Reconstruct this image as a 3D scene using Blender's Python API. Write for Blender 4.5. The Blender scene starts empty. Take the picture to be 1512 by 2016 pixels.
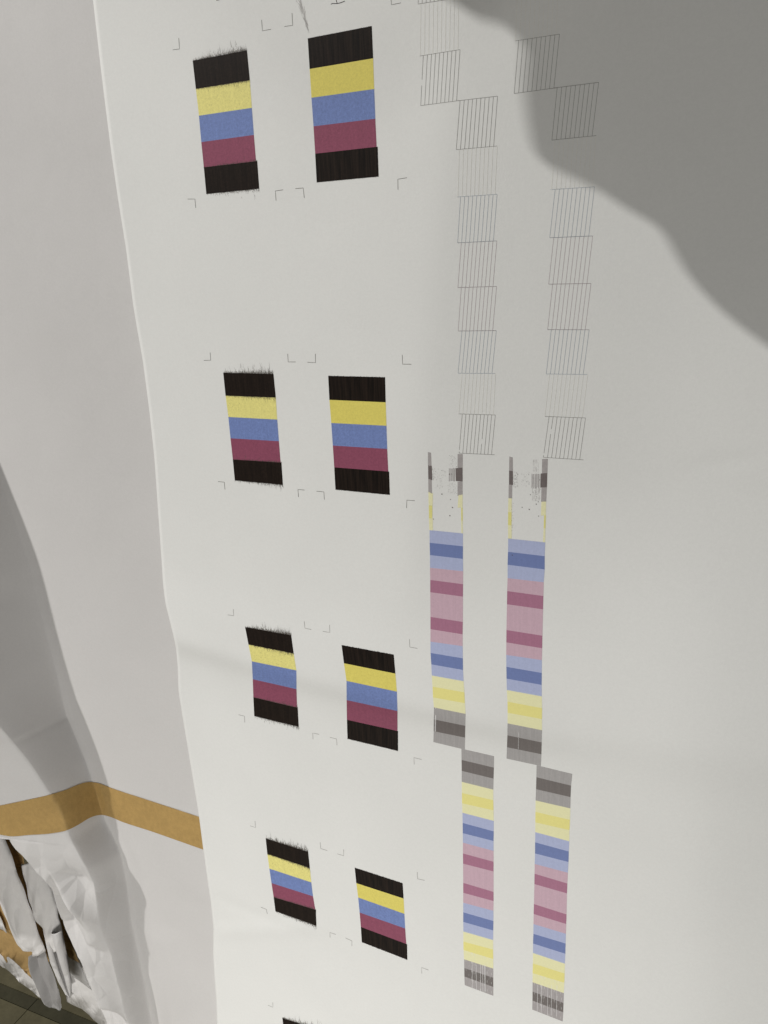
import bpy, bmesh, math, random
import numpy as np
from mathutils import Vector, Matrix
from mathutils.bvhtree import BVHTree
from mathutils.geometry import delaunay_2d_cdt
random.seed(7); rng = np.random.default_rng(7)
S = bpy.context.scene; COL = S.collection

# ------------------------------------------------------------------ camera
F = 1475.0                                            # focal length in photo pixels (photo 1512 x 2016)
R = np.array([[0.9032213, 0.03592781, 0.42766865],
              [0.0889911, 0.95915373, -0.26852319],
              [-0.41984743, 0.28059457, 0.86313082]])  # rows: right, down, forward in (x, -z, y)
T = np.array([-2.88548133, -6.80592988, 11.3285684]) * .05
_C = -R.T @ T
CAM = np.array([_C[0], _C[2], -_C[1]])
def wv(a): return np.array([a[0], a[2], -a[1]])
cam = bpy.data.cameras.new('camera'); co = bpy.data.objects.new('camera', cam); COL.objects.link(co)
rt, dn, fw = wv(R[0]), wv(R[1]), wv(R[2])
co.matrix_world = Matrix(((rt[0], -dn[0], -fw[0], CAM[0]), (rt[1], -dn[1], -fw[1], CAM[1]), (rt[2], -dn[2], -fw[2], CAM[2]), (0, 0, 0, 1)))
cam.sensor_fit = 'VERTICAL'; cam.sensor_height = 36; cam.sensor_width = 27
cam.lens = F / 2016 * 36; cam.clip_start = .01; cam.clip_end = 50
S.camera = co

# ------------------------------------------------------------------ light: a hall ceiling lamp plus added fill lights
w = bpy.data.worlds.new('World'); S.world = w; w.use_nodes = True
bg = w.node_tree.nodes['Background']; bg.inputs[0].default_value = (1.0, .985, .955, 1); bg.inputs[1].default_value = .045
LAMP = np.array([-2.1, -1.75, 1.95])
l = bpy.data.lights.new('ceiling_lamp', 'POINT'); l.energy = 335; l.shadow_soft_size = .03; l.color = (1, .985, .955)
lo = bpy.data.objects.new('ceiling_lamp', l); lo.location = LAMP; COL.objects.link(lo)
def area(name, loc, target, size, e, col):
    a = bpy.data.lights.new(name, 'AREA'); a.shape = 'RECTANGLE'; a.size = size[0]; a.size_y = size[1]; a.energy = e; a.color = col
    o = bpy.data.objects.new(name, a); o.location = loc; COL.objects.link(o)
    o.rotation_euler = (Vector(target) - Vector(loc)).to_track_quat('-Z', 'Y').to_euler()
area('side_fill', (.8, -2.4, .9), (.1, 0, -1.1), (1.2, .4), 6, (1, .98, .94))  # added fill from the right, lifts the shaded side of the liner
area('low_fill', (.12, -1.05, -1.25), (-.06, 0, -1.0), (.7, .3), 7.2, (1, .985, .95))  # added low fill, brightens the lower sheet like floor bounce
S.view_settings.view_transform = 'Standard'; S.view_settings.look = 'None'
S.view_settings.exposure = .13; S.view_settings.gamma = 1
S.render.engine = 'CYCLES'

# ------------------------------------------------------------------ helpers
def ray(px, py): return wv(R.T @ np.array([px - 756, py - 1008, F]))
def hit(px, py, y=0.0):
    d = ray(px, py); return CAM + d * ((y - CAM[1]) / d[1])
def hitz(px, py, z):
    d = ray(px, py); return CAM + d * ((z - CAM[2]) / d[2])
def xof(pts, y):                                     # polyline x(y)
    ys = [p[1] for p in pts]; xs = [p[0] for p in pts]
    if y < ys[0]: return xs[0] + (xs[1]-xs[0])/(ys[1]-ys[0])*(y-ys[0])
    if y > ys[-1]: return xs[-1] + (xs[-1]-xs[-2])/(ys[-1]-ys[-2])*(y-ys[-1])
    return float(np.interp(y, ys, xs))
def smooth_spline(xs, ys, q):                        # monotone-ish C1 interpolation (Catmull-Rom tangents)
    xs = np.array(xs, float); ys = np.array(ys, float); q = np.atleast_1d(q)
    m = np.gradient(ys, xs); i = np.clip(np.searchsorted(xs, q) - 1, 0, len(xs)-2)
    h = xs[i+1]-xs[i]; t = (q-xs[i])/h; tc = np.clip(t, 0, 1)
    r = (2*tc**3-3*tc**2+1)*ys[i]+(tc**3-2*tc**2+tc)*h*m[i]+(-2*tc**3+3*tc**2)*ys[i+1]+(tc**3-tc**2)*h*m[i+1]
    r = r + np.where(t < 0, t*h*m[i], 0) + np.where(t > 1, (t-1)*h*m[i+1], 0)
    return r
def empty(name, loc):
    o = bpy.data.objects.new(name, None); o.location = loc; o.empty_display_size = .05; COL.objects.link(o); return o
def tag(o, label, cat=None, group=None, kind=None):
    if label: o['label'] = label
    if cat: o['category'] = cat
    if group: o['group'] = group
    if kind: o['kind'] = kind
    return o
def mesh_obj(name, verts, faces, mat, parent=None, uvs=None, smooth=True, thick=0, label=None):
    me = bpy.data.meshes.new(name); me.from_pydata([tuple(map(float, v)) for v in verts], [], faces)
    if uvs is not None:
        ul = me.uv_layers.new(name='UVMap'); li = np.empty(len(me.loops), int); me.loops.foreach_get('vertex_index', li)
        ul.data.foreach_set('uv', np.array(uvs, float)[li].ravel())
    me.polygons.foreach_set('use_smooth', [smooth]*len(me.polygons)); me.materials.append(mat); me.update()
    o = bpy.data.objects.new(name, me); COL.objects.link(o)
    if parent:
        o.parent = parent
        L = parent.location.copy() if parent.type == 'EMPTY' else Vector((0, 0, 0))   # mesh parents sit at the origin
        o.matrix_parent_inverse = Matrix.Translation(-L)
    if thick:
        s = o.modifiers.new('thickness', 'SOLIDIFY'); s.thickness = thick; s.offset = -1
    if label: o['label'] = label
    return o
def grid_faces(nr, nc, flip=False):
    f = []
    for i in range(nr-1):
        for j in range(nc-1):
            a = i*nc+j; q = (a, a+nc, a+nc+1, a+1); f.append(q[::-1] if flip else q)
    return f
def lin(c):
    c = np.array(c, float)/255; return np.where(c <= .04045, c/12.92, ((c+.055)/1.055)**2.4)

# ------------------------------------------------------------------ materials
PAPER = np.array([.80, .80, .780])
def nt(name):
    m = bpy.data.materials.new(name); m.use_nodes = True; n = m.node_tree; b = n.nodes['Principled BSDF']; return m, n, b
def N(n, t, **k):
    x = n.nodes.new(t)
    for a, v in k.items():
        if a.startswith('i_'):
            key = a[2:]; x.inputs[int(key) if key.isdigit() else key.replace('_', ' ')].default_value = v
        else: setattr(x, a, v)
    return x
def fine_bump(n, b, scale=900, strength=.25, dist=.0002, big=None):
    tc = N(n, 'ShaderNodeTexCoord'); nz = N(n, 'ShaderNodeTexNoise', i_Scale=scale, i_Detail=3.0)
    n.links.new(tc.outputs['Object'], nz.inputs['Vector'])
    bp = N(n, 'ShaderNodeBump', i_Strength=strength, i_Distance=dist); n.links.new(nz.outputs['Fac'], bp.inputs['Height'])
    last = bp
    if big:
        n2 = N(n, 'ShaderNodeTexNoise', i_Scale=big[0], i_Detail=2.0); n.links.new(tc.outputs['Object'], n2.inputs['Vector'])
        b2 = N(n, 'ShaderNodeBump', i_Strength=1.0, i_Distance=big[1]); n.links.new(n2.outputs['Fac'], b2.inputs['Height']); n.links.new(bp.outputs[0], b2.inputs['Normal']); last = b2
    n.links.new(last.outputs[0], b.inputs['Normal']); return tc
def mottle(n, b, tc, col, layers, coord='Object'):
    """multiply a base colour by 1 +- amp noise layers [(scale, amp, stretch)]"""
    cur = None
    rgb = N(n, 'ShaderNodeRGB'); rgb.outputs[0].default_value = (*col, 1); cur = rgb.outputs[0]
    for sc, amp, st in layers:
        mp = N(n, 'ShaderNodeMapping'); mp.inputs['Scale'].default_value = st; n.links.new(tc.outputs[coord], mp.inputs['Vector'])
        nz = N(n, 'ShaderNodeTexNoise', i_Scale=sc, i_Detail=2.0); n.links.new(mp.outputs[0], nz.inputs['Vector'])
        mr = N(n, 'ShaderNodeMapRange'); mr.inputs[1].default_value = .3; mr.inputs[2].default_value = .7
        mr.inputs[3].default_value = 1-amp; mr.inputs[4].default_value = 1+amp; n.links.new(nz.outputs['Fac'], mr.inputs[0])
        mx = N(n, 'ShaderNodeVectorMath', operation='SCALE'); n.links.new(cur, mx.inputs[0]); n.links.new(mr.outputs[0], mx.inputs['Scale']); cur = mx.outputs[0]
    n.links.new(cur, b.inputs['Base Color']); return cur
def paper_mat(name, col, amp=.022, rough=.75, big=None, crease=None):
    m, n, b = nt(name); b.inputs['Roughness'].default_value = rough; b.inputs['Specular IOR Level'].default_value = .25
    tc = fine_bump(n, b, 700, .35, .0002, big)
    if crease:                                        # sharp handling creases meeting in facets, where the paper has been crushed
        last = b.inputs['Normal'].links[0].from_socket
        mp = N(n, 'ShaderNodeMapping'); mp.inputs['Rotation'].default_value = (0, .5, 0); mp.inputs['Scale'].default_value = (1.25, .6, .7); n.links.new(tc.outputs['Object'], mp.inputs['Vector'])
        wn = N(n, 'ShaderNodeTexNoise', i_Scale=18.0); n.links.new(tc.outputs['Object'], wn.inputs['Vector'])
        ad = N(n, 'ShaderNodeMixRGB', blend_type='ADD'); ad.inputs[0].default_value = .02; n.links.new(mp.outputs[0], ad.inputs[1]); n.links.new(wn.outputs['Color'], ad.inputs[2])
        vo = N(n, 'ShaderNodeTexVoronoi', feature='DISTANCE_TO_EDGE', i_Scale=crease[0]); n.links.new(ad.outputs[0], vo.inputs['Vector'])
        sp = N(n, 'ShaderNodeSeparateXYZ'); n.links.new(tc.outputs['Object'], sp.inputs[0])
        mz = N(n, 'ShaderNodeMapRange'); mz.inputs[1].default_value = crease[2]; mz.inputs[2].default_value = crease[2]-.07; n.links.new(sp.outputs['Z'], mz.inputs[0])
        mx_ = N(n, 'ShaderNodeMapRange'); mx_.inputs[1].default_value = -.22; mx_.inputs[2].default_value = -.29; n.links.new(sp.outputs['X'], mx_.inputs[0])
        mu = N(n, 'ShaderNodeMath', operation='MULTIPLY'); n.links.new(mz.outputs[0], mu.inputs[0]); n.links.new(mx_.outputs[0], mu.inputs[1])
        mh = N(n, 'ShaderNodeMath', operation='MULTIPLY'); n.links.new(mu.outputs[0], mh.inputs[0]); n.links.new(vo.outputs['Distance'], mh.inputs[1])
        bc = N(n, 'ShaderNodeBump', i_Strength=1.0, i_Distance=crease[1]); n.links.new(mh.outputs[0], bc.inputs['Height']); n.links.new(last, bc.inputs['Normal']); n.links.new(bc.outputs[0], b.inputs['Normal'])
    mottle(n, b, tc, col, [(420, amp, (1, 1, 1)), (1100, amp, (1, 1, 1)), (14, .012, (1, 1, 1))]); return m
M_PAPER = paper_mat('bright_white_paper', PAPER, .012)
M_PAPER2 = paper_mat('liner_white_paper', (.63, .615, .605), .016, big=(22, .0008), crease=(27, .0075, -.76))
M_PAPER3 = paper_mat('wrinkled_white_paper', (.75, .73, .715), .016, big=(45, .0012), crease=(38, .004, -.5))
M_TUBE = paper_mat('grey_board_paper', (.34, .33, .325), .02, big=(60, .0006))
def kraft_mat(name, col, big=None):
    m, n, b = nt(name); b.inputs['Roughness'].default_value = .7; b.inputs['Specular IOR Level'].default_value = .3
    tc = fine_bump(n, b, 500, .4, .0003, big)
    mottle(n, b, tc, col, [(60, .04, (1, 1, 1)), (230, .06, (1, 1, .8)), (800, .05, (1, 1, 1)), (9, .04, (1, 1, 1))]); return m
M_KRAFT = kraft_mat('kraft_tape_paper', (.43, .278, .098))
M_KRAFT2 = kraft_mat('kraft_wrap_board', (.43, .28, .115), big=(30, .003))
def ink(photo, ref):                                  # ink reflectance from its tone relative to the bare paper beside it
    return tuple(np.clip(lin(photo)/lin(ref)*PAPER, .004, .85))
_inks = {}
def ink_mat(kind, photo, ref, streak=0, grain=.04, drop=0):
    key = (kind,)
    if key in _inks: return _inks[key]
    m, n, b = nt(kind); b.inputs['Roughness'].default_value = .6; b.inputs['Specular IOR Level'].default_value = .12 if 'black' in kind else .25
    tc = fine_bump(n, b, 700, .35, .0002); col = ink(photo, ref)
    lay = [(520, grain, (1, 1, 1)), (1500, grain*1.2, (1, 1, 1))]
    cur = mottle(n, b, tc, col, lay)
    if streak:                                        # faint print-head banding along the feed direction
        mp = N(n, 'ShaderNodeMapping'); mp.inputs['Scale'].default_value = (1, .02, 1); n.links.new(tc.outputs['UV'], mp.inputs['Vector'])
        nz = N(n, 'ShaderNodeTexNoise', i_Scale=28.0, i_Detail=3.0); n.links.new(mp.outputs[0], nz.inputs['Vector'])
        mr = N(n, 'ShaderNodeMapRange'); mr.inputs[1].default_value = .35; mr.inputs[2].default_value = .65; mr.inputs[3].default_value = 1-streak; mr.inputs[4].default_value = 1+streak
        n.links.new(nz.outputs['Fac'], mr.inputs[0])
        mx = N(n, 'ShaderNodeVectorMath', operation='SCALE'); n.links.new(cur, mx.inputs[0]); n.links.new(mr.outputs[0], mx.inputs['Scale']); cur = mx.outputs[0]
        n.links.new(cur, b.inputs['Base Color'])
    if drop:                                          # unprinted nozzle streaks showing the paper
        mp = N(n, 'ShaderNodeMapping'); mp.inputs['Scale'].default_value = (1, .05, 1); n.links.new(tc.outputs['UV'], mp.inputs['Vector'])
        nz = N(n, 'ShaderNodeTexNoise', i_Scale=34.0, i_Detail=2.0); n.links.new(mp.outputs[0], nz.inputs['Vector'])
        mr = N(n, 'ShaderNodeMapRange'); mr.inputs[1].default_value = .60; mr.inputs[2].default_value = .68; mr.inputs[3].default_value = 0; mr.inputs[4].default_value = drop
        n.links.new(nz.outputs['Fac'], mr.inputs[0])
        mx = N(n, 'ShaderNodeMix', data_type='RGBA'); n.links.new(mr.outputs[0], mx.inputs[0]); n.links.new(cur, mx.inputs[6]); mx.inputs[7].default_value = (*PAPER, 1)
        n.links.new(mx.outputs[2], b.inputs['Base Color'])
    _inks[key] = m; return m

# ------------------------------------------------------------------ the front test print sheet
EDGE_A = [(183,0),(192,80),(205,190),(219,300),(232,390),(248,490),(262,600),(272,660),(281,710),(293.7,807),(303.6,898),(311.5,1013),(317.5,1097),(320.6,1148),(325.4,1188),(336.5,1232),(346,1271),(349.5,1311),(351.5,1363),(359,1410),(374,1500),(391.7,1607),(400,1671),(409,1738),(414.6,1774),(420,1827),(419.5,1881),(422.6,1932),(426,1976),(427,2016),(432,2080)]
def seg_u(p0, p1, z):
    a, b = hit(*p0), hit(*p1); return a[0] + (b[0]-a[0])*(z-a[2])/(b[2]-a[2])
def softplus(x): return np.where(x > 30, x, np.log1p(np.exp(np.minimum(x, 30))))
def sstep(x, a, b):
    t = np.clip((x-a)/(b-a), 0, 1); return t*t*(3-2*t)
_cr = [hit(*p) for p in [(200,1160),(330,1250),(590,1322),(850,1385),(1100,1440),(1512,1490)]]
_wa, _wb = hit(425, 1832), hit(640, 1818)
_wc, _wd = hit(425, 1765), hit(600, 1835)
_n = [(rng.uniform(3, 16), rng.uniform(0, math.tau), rng.uniform(0, math.tau)) for _ in range(14)]
def ridge(x, z, a, b, h, wd):                         # a short soft crease between two points
    ax, az = a[0], a[2]; dx, dz = b[0]-ax, b[2]-az; L = math.hypot(dx, dz); dx /= L; dz /= L
    s = (x-ax)*dx+(z-az)*dz; q = (x-ax)*dz-(z-az)*dx
    return h*np.exp(-(q/wd)**2)*sstep(s, -.02, .02)*(1-sstep(s, L-.03, L+.02))
def dA(x, z):                                         # relief toward the viewer, metres
    x = np.asarray(x, float); z = np.asarray(z, float)
    u0 = seg_u((900, 0), (842, 700), z)
    d = -.13*.006*softplus((x-u0)/.006)*sstep(z, -.52, -.30) + .11*.03*softplus((x-u0-.17)/.03)*sstep(z, -.6, -.3)
    zc = np.interp(x, [p[0] for p in _cr], [p[2] for p in _cr])
    s = z-zc
    fade = 1.5-sstep(x, .20, .36)*1.1
    d = d + fade*(.0020*np.exp(-(s/.016)**2) + .0034*np.exp(-((s-.022)/.035)**2) - .0006*np.exp(-((s+.05)/.03)**2))
    u1 = seg_u((1400, 900), (1378, 2016), z)
    d = d - .11*.010*softplus((x-u1)/.010)*(1-sstep(z, -.45, -.25))
    d = d + ridge(x, z, _wa, _wb, .0009, .010) - ridge(x, z, _wc, _wd, .0006, .008)
    for k, p, q in _n:
        d = d + .0011/(k/5)*np.sin(k*(x*math.cos(p)+z*math.sin(p)*.8)+q)
    d = d + ridge(x, z, hit(1325, 330), hit(1345, 372), -.0003, .003) + ridge(x, z, hit(1370, 930), hit(1512, 915), -.0004, .006)
    return d
zs = np.arange(.22, -1.30, -.003)
ez = []; eu = []
for k, (px, py) in enumerate([(xof(EDGE_A, y), y) for y in np.arange(-260, 2400, 12)]):
    P = hit(px, py)
    for _ in range(3): P = hit(px, py, -float(dA(P[0], P[2])))
    ez.append(P[2]); eu.append(P[0])
ez = np.array(ez)[::-1]; eu = np.array(eu)[::-1]
uA = lambda z: np.interp(z, ez, eu)
NC = 230; XR = .80
Z = np.repeat(zs[:, None], NC, 1); tcol = np.linspace(0, 1, NC)[None, :]; X = uA(zs)[:, None]*(1-tcol)+XR*tcol
Y = -dA(X, Z)
VA = np.stack([X, Y, Z], -1).reshape(-1, 3); FA = grid_faces(len(zs), NC)
sheet = tag(empty('test_print_sheet', (.2, 0, -1.3)), 'bright white hanging printer test sheet carrying all colour bars, line grids and crop marks', 'printed sheet')
pa = mesh_obj('paper', VA, FA, M_PAPER, sheet, thick=.00009)
bvhA = BVHTree.FromPolygons([tuple(v) for v in VA], FA)
def drop(px, py, bvh, off=.00006):
    d = Vector(ray(px, py)).normalized(); h = bvh.ray_cast(Vector(CAM), d)
    if h[0] is None: return None
    n = h[1] if h[1].dot(d) < 0 else -h[1]
    return h[0]+n*off
def patch(name, TL, TR, BL, BR, mat, parent, nu=14, nv=8, bvh=None, off=.00008, label=None, uv=(0, 0, 1, 1)):
    vs = []; uvs = []
    for i in range(nv+1):
        b = i/nv
        for j in range(nu+1):
            a = j/nu
            x = (TL[0]*(1-a)+TR[0]*a)*(1-b)+(BL[0]*(1-a)+BR[0]*a)*b; y = (TL[1]*(1-a)+TR[1]*a)*(1-b)+(BL[1]*(1-a)+BR[1]*a)*b
            vs.append(drop(x, y, bvh or bvhA, off)); uvs.append((uv[0]+(uv[2]-uv[0])*a, uv[1]+(uv[3]-uv[1])*(1-b)))
    return mesh_obj(name, vs, grid_faces(nv+1, nu+1), mat, parent, uvs, label=label)
class Ribbons:                                        # thin printed lines gathered into one mesh
    def __init__(s): s.v = []; s.f = []
    def line(s, pts, wd, off=.00009, taper=False, step=14, bvh=None):
        q = [np.array(pts[0], float)]
        for a, b in zip(pts[:-1], pts[1:]):
            a = np.array(a, float); b = np.array(b, float); n = max(1, int(np.linalg.norm(b-a)/step))
            q += [a+(b-a)*k/n for k in range(1, n+1)]
        base = len(s.v); m = len(q)
        for i, p in enumerate(q):
            t = q[min(i+1, m-1)]-q[max(i-1, 0)]; L = np.linalg.norm(t)+1e-9; nn = np.array([-t[1], t[0]])/L
            ww = wd*.5*((1-i/(m-1)*.85) if taper else 1)
            for sg in (1, -1):
                h = drop(*(p+nn*ww*sg), bvh or bvhA, off); s.v.append(h)
        for i in range(m-1): a = base+2*i; s.f.append((a, a+2, a+3, a+1))
    def quad(s, pts, off=.0001):
        base = len(s.v); s.v += [drop(*p, bvhA, off) for p in pts]; s.f.append(tuple(range(base, base+len(pts))))
    def build(s, name, mat, parent, label=None, kind=None):
        o = mesh_obj(name, s.v, s.f, mat, parent, label=label)
        if kind: o['kind'] = kind
        return o
REF = (203, 202, 194)
K_L = ink_mat('black_ink_smeared', (26, 19, 14), REF, streak=.25, grain=.18)
K_R = ink_mat('black_ink_banded', (24, 17, 12), REF, streak=.55, grain=.10)
INK = {'yl': ink_mat('pale_yellow_ink', (205, 196, 118), REF, streak=.02, grain=.06), 'yr': ink_mat('yellow_ink', (199, 186, 92), REF, grain=.05),
       'b': ink_mat('blue_ink', (102, 118, 160), REF, streak=.03, grain=.09), 'r': ink_mat('crimson_ink', (124, 65, 82), REF, streak=.03, grain=.08)}
M_SMEAR = ink_mat('ink_smear_black', (82, 76, 68), REF, grain=.3)
M_LINE = ink_mat('grey_line_ink', (112, 110, 102), REF)
def scaled(c, s, o): return [(o[0]+x*s, o[1]+y*s) for x, y in c]
BL = [  # per block: column, [ (left, right) boundary points from the top edge down ], black foot right edge
 ('L', [((379.5,119.7),(486.3,99.2)),((385.8,175.3),(492,158.1)),((391.8,227.8),(495.9,212.3)),((396.4,279.8),(499.9,265.6)),((401.4,329.4),(504.2,317.5)),((406.3,382),(510.5,371.4))], (506.5,317.2)),
 ('R', [((606,75.7),(732,51.3)),((609.7,135.9),(734.7,114.8)),((613.3,192.5),(736.7,175.3)),((617.3,248.7),(739,233.8)),((620.6,302.6),(741.6,289)),((623.6,359.1),(745.6,347.6))], (743.6,288.8)),
 ('L', [((439.6,733.8),(538.5,736.3)),((444.2,778.9),(543.1,782.5)),((449.7,820.9),(545.8,826)),((453.9,862.8),(549.2,868.6)),((458.5,904.5),(552.5,910.6)),((462.4,945.6),(557.1,954.4))], (554.2,910.7)),
 ('R', [((646.2,739.9),(758.2,742.7)),((648.6,787.1),(759.4,792)),((652.3,832.7),(760.9,838.2)),((655.3,877.1),(762.4,883.8)),((658.1,920),(764.5,928.2)),((660.5,963.8),(767.6,974.2))], (766.1,928.3)),
 ('L', [((482.6,1234.4),(573.4,1250.7)),((489.3,1268.8),(578.3,1286.5)),((495.9,1301.9),(583.5,1319.7)),((497.7,1337.1),(583.8,1356.6)),((498.9,1372.6),(585,1393)),((500.6,1409.6),(588.2,1430.6))], (586.3,1393.3)),
 ('R', [((672.6,1269.9),(775.3,1288.8)),((677.2,1305.7),(778.5,1326.1)),((682.2,1340.3),(781.4,1361.6)),((682.5,1378.2),(782.6,1399.7)),((683.1,1416.9),(782.6,1439)),((684.2,1454.4),(783.8,1478.3))], (783.6,1439.2)),
 ('L', [((523.2,1650.4),(606.8,1677.1)),((526.4,1681.3),(610,1708.8)),((530.4,1709.9),(612.9,1737.1)),((534.6,1738.5),(616.3,1764.4)),((538.8,1766),(620.8,1790.6)),((542.3,1793.8),(623,1822.6))], (622,1791)),
 ('R', [((698.4,1708),(792.8,1738.7)),((701.5,1738.5),(794.7,1768.9)),((705.2,1766.8),(796.2,1799)),((708.1,1796.4),(797.8,1827.9)),((710.5,1824.7),(799.9,1858.3)),((712.4,1854.6),(802.1,1889.5))], (801.5,1858.8)),
 ('L', [((556,2004),(636,2030)),((559,2031),(639,2058)),((562,2056),(642,2084)),((566,2083),(645,2111)),((569,2107),(649,2134)),((572,2132),(651,2163))], (650.5,2134.5)),
]
rows_of = ['top', 'top', 'second', 'second', 'third', 'third', 'fourth', 'fourth', 'lowest']
for bi, (c, bd, foot) in enumerate(BL):
    names = [('black', K_L if c == 'L' else K_R), ('yellow', INK['yl' if c == 'L' else 'yr']), ('blue', INK['b']), ('crimson', INK['r']), ('black', K_L if c == 'L' else K_R)]
    side = 'fuzzy-edged left' if c == 'L' else 'sharp-edged right'
    bars = []
    for k, (cn, mt) in enumerate(names):
        tl, tr = bd[k]; bl, br = bd[k+1]
        if k == 4: tr = foot
        off = .00011 if k in (0, 4) else .00009
        o = patch('ink_bar', tl, tr, bl, br, mt, sheet, 16, 14, off=off, label=f'{"upper " if k==0 else "lower " if k==4 else ""}{cn} bar of the {side} block in the {rows_of[bi]} row')
        bars.append(o)
    # smears: fine dragged hairs of black ink along the bar edges of the left-hand column
    sc = math.hypot(bd[0][1][0]-bd[0][0][0], bd[0][1][1]-bd[0][0][1])/105
    if c == 'L':
        for (ei, sgn, mean, n, own) in ((0, -1, 4.6, 560, 0), (1, 1, 2.2, 330, 0), (4, -1, 1.8, 260, 4), (5, 1, 2.4, 300, 4)):
            rb = Ribbons(); (lx, ly), (rx, ry) = bd[ei]
            if ei == 4: rx, ry = foot
            dwn = np.array([bd[5][0][0]-bd[0][0][0], bd[5][0][1]-bd[0][0][1]], float); dwn /= np.linalg.norm(dwn)
            for _ in range(n):
                a = random.random()**.8; g = (.35+a*1.0)*random.choice((.6, 1, 1, 1.5)); p = np.array([lx+(rx-lx)*a, ly+(ry-ly)*a])
                ln = min(random.expovariate(1/(mean*sc*g))+.6, 16*sc); st = max(0, random.gauss(-.5, 1.6))*sc if random.random() < .75 else random.random()*ln
                q = p+dwn*sgn*st; e = q+dwn*sgn*ln*random.uniform(.3, 1)+np.array([random.gauss(0, 1.1), random.gauss(0, .3)])*sc
                rb.line([q, (q+e)/2+np.array([random.gauss(0, .5), 0]), e], random.uniform(.2, .5), off=.00014, taper=True, step=99)
            rb.build('ink_smear', M_SMEAR, bars[own], kind='stuff')
        rb = Ribbons()                                # pale overspray specks on the yellow and beside the block
        for _ in range(90):
            a = random.random(); b = random.random()**1.5; (p0, p1), (p2, p3) = bd[1], bd[2]
            x = (p0[0]*(1-a)+p1[0]*a)*(1-b)+(p2[0]*(1-a)+p3[0]*a)*b; y = (p0[1]*(1-a)+p1[1]*a)*(1-b)+(p2[1]*(1-a)+p3[1]*a)*b
            s_ = random.uniform(.25, .5); rb.quad([(x, y), (x+s_, y), (x+s_, y+s_*1.6), (x, y+s_*1.6)], .00011)
        rb.build('ink_speck', M_SMEAR, bars[1], kind='stuff')
    else:
        rb = Ribbons()
        for ei in (0, 5):
            (lx, ly), (rx, ry) = bd[ei]
            for _ in range(90):
                a = random.random(); p = (lx+(rx-lx)*a, ly+(ry-ly)*a); sg = -1 if ei == 0 else 1
                rb.line([p, (p[0]+random.gauss(0, .2), p[1]+sg*random.uniform(.3, 1.3))], random.uniform(.3, .7), off=.00014, taper=True, step=99)
        rb.build('ink_smear', M_SMEAR, bars[0], kind='stuff')

# crop marks: vertex, two ends
CM = []
def cm(s, o, lst):
    for v, a, b in lst: CM.append([(o[0]+p[0]*s, o[1]+p[1]*s) for p in (a, v, b)])
cm(.33069, (320, 0), [((101,292),(97,226),(61,297)),((595,184),(590,118),(646,174)),((775,151),(771,78),(726,158)),((1363,29),(1358,-36),(1420,17)),((193,1185),(150,1185),(198,1237)),((672,1137),(718,1130),(676,1194)),((838,1119),(791,1123),(844,1178)),((1401,1067),(1455,1058),(1402,1129))])
cm(.30423, (380, 680), [((115,96),(111,46),(70,97)),((616,107),(613,54),(665,107)),((793,112),(792,54),(741,109)),((1356,121),(1354,61),(1413,122)),((203,885),(163,881),(207,932)),((679,932),(722,936),(683,981)),((847,948),(799,943),(850,997)),((1384,1001),(1435,1005),(1382,1052))])
cm(.291, (420, 1180), [((138,110),(135,66),(97,105)),((620,195),(615,148),(663,204)),((788,224),(787,172),(741,216)),((1329,322),(1327,269),(1381,332)),((211,790),(171,780),(213,832)),((672,904),(716,913),(675,946)),((834,944),(789,933),(837,987)),((1357,1070),(1409,1083),(1359,1116))])
cm(.26455, (460, 1580), [((163,185),(159,138),(123,173)),((648,342),(644,296),(697,357)),((819,396),(819,349),(772,381)),((1369,567),(1366,517),(1421,579)),((243,794),(203,779),(251,829)),((716,967),(761,981),(718,1004)),((880,1029),(833,1007),(880,1067)),((1399,1227),(1450,1246),(1400,1272)),((292,1523),(292,1487),(256,1508))])
M_CROP = ink_mat('grey_crop_mark_ink', (128, 125, 117), REF)
M_CROPD = ink_mat('dark_crop_mark_ink', (84, 80, 72), REF)
for i, p in enumerate(CM):
    rb = Ribbons(); rb.line(p, 0.85 if i < 16 else .75, step=9); rb.build('crop_mark', M_CROPD if i < 16 else M_CROP, sheet)

# nozzle-check line grids
def grid(s, o, top, bot, vt, vb, mat, n=10, wd=.78, gaps=(), label=None, ends=True):
    rb = Ribbons(); P = lambda p: np.array([o[0]+p[0]*s, o[1]+p[1]*s])
    t0, t1, b0, b1 = map(P, (*top, *bot))
    if ends:
        rb.line([t0, t1], wd); rb.line([b0, b1], wd)
    def at(a, b, x): k = (x-a[0])/(b[0]-a[0]); return a+(b-a)*k
    for k in range(n):
        f = k/(n-1); xt = o[0]+(vt[0]+(vt[1]-vt[0])*f)*s; xb = o[0]+(vb[0]+(vb[1]-vb[0])*f)*s
        a = at(t0, t1, xt); b = at(b0, b1, xb); segs = [(0, 1)]
        for gk, g0, g1 in gaps:
            if gk == k: segs = [q for s0, s1 in segs for q in ((s0, g0), (g1, s1)) if q[1] > q[0]]
        for s0, s1 in segs: rb.line([a+(b-a)*s0, a+(b-a)*s1], wd, step=20)
    return rb.build('line_grid', mat, sheet, label=label)
o3, s3 = (800, 0), .29762
M_L2 = ink_mat('black_line_ink', (132, 130, 123), REF)
M_YF = ink_mat('faint_yellow_line_ink', (203, 201, 190), REF); M_LB = ink_mat('bluish_line_ink', (150, 157, 160), REF); M_LR = ink_mat('reddish_line_ink', (163, 152, 150), REF)
grid(s3, o3, ((60,-320),(330,-366)), ((78,27),(340,-14)), (90,330), (78,315), M_L2, label='line grid cut by the top of the photo')
grid(s3, o3, ((88,371),(355,328)), ((93,699),(352,665)), (112,355), (95,332), M_L2, gaps=((0, .35, .42), (0, .48, .60)), label='black line grid with broken first line')
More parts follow.
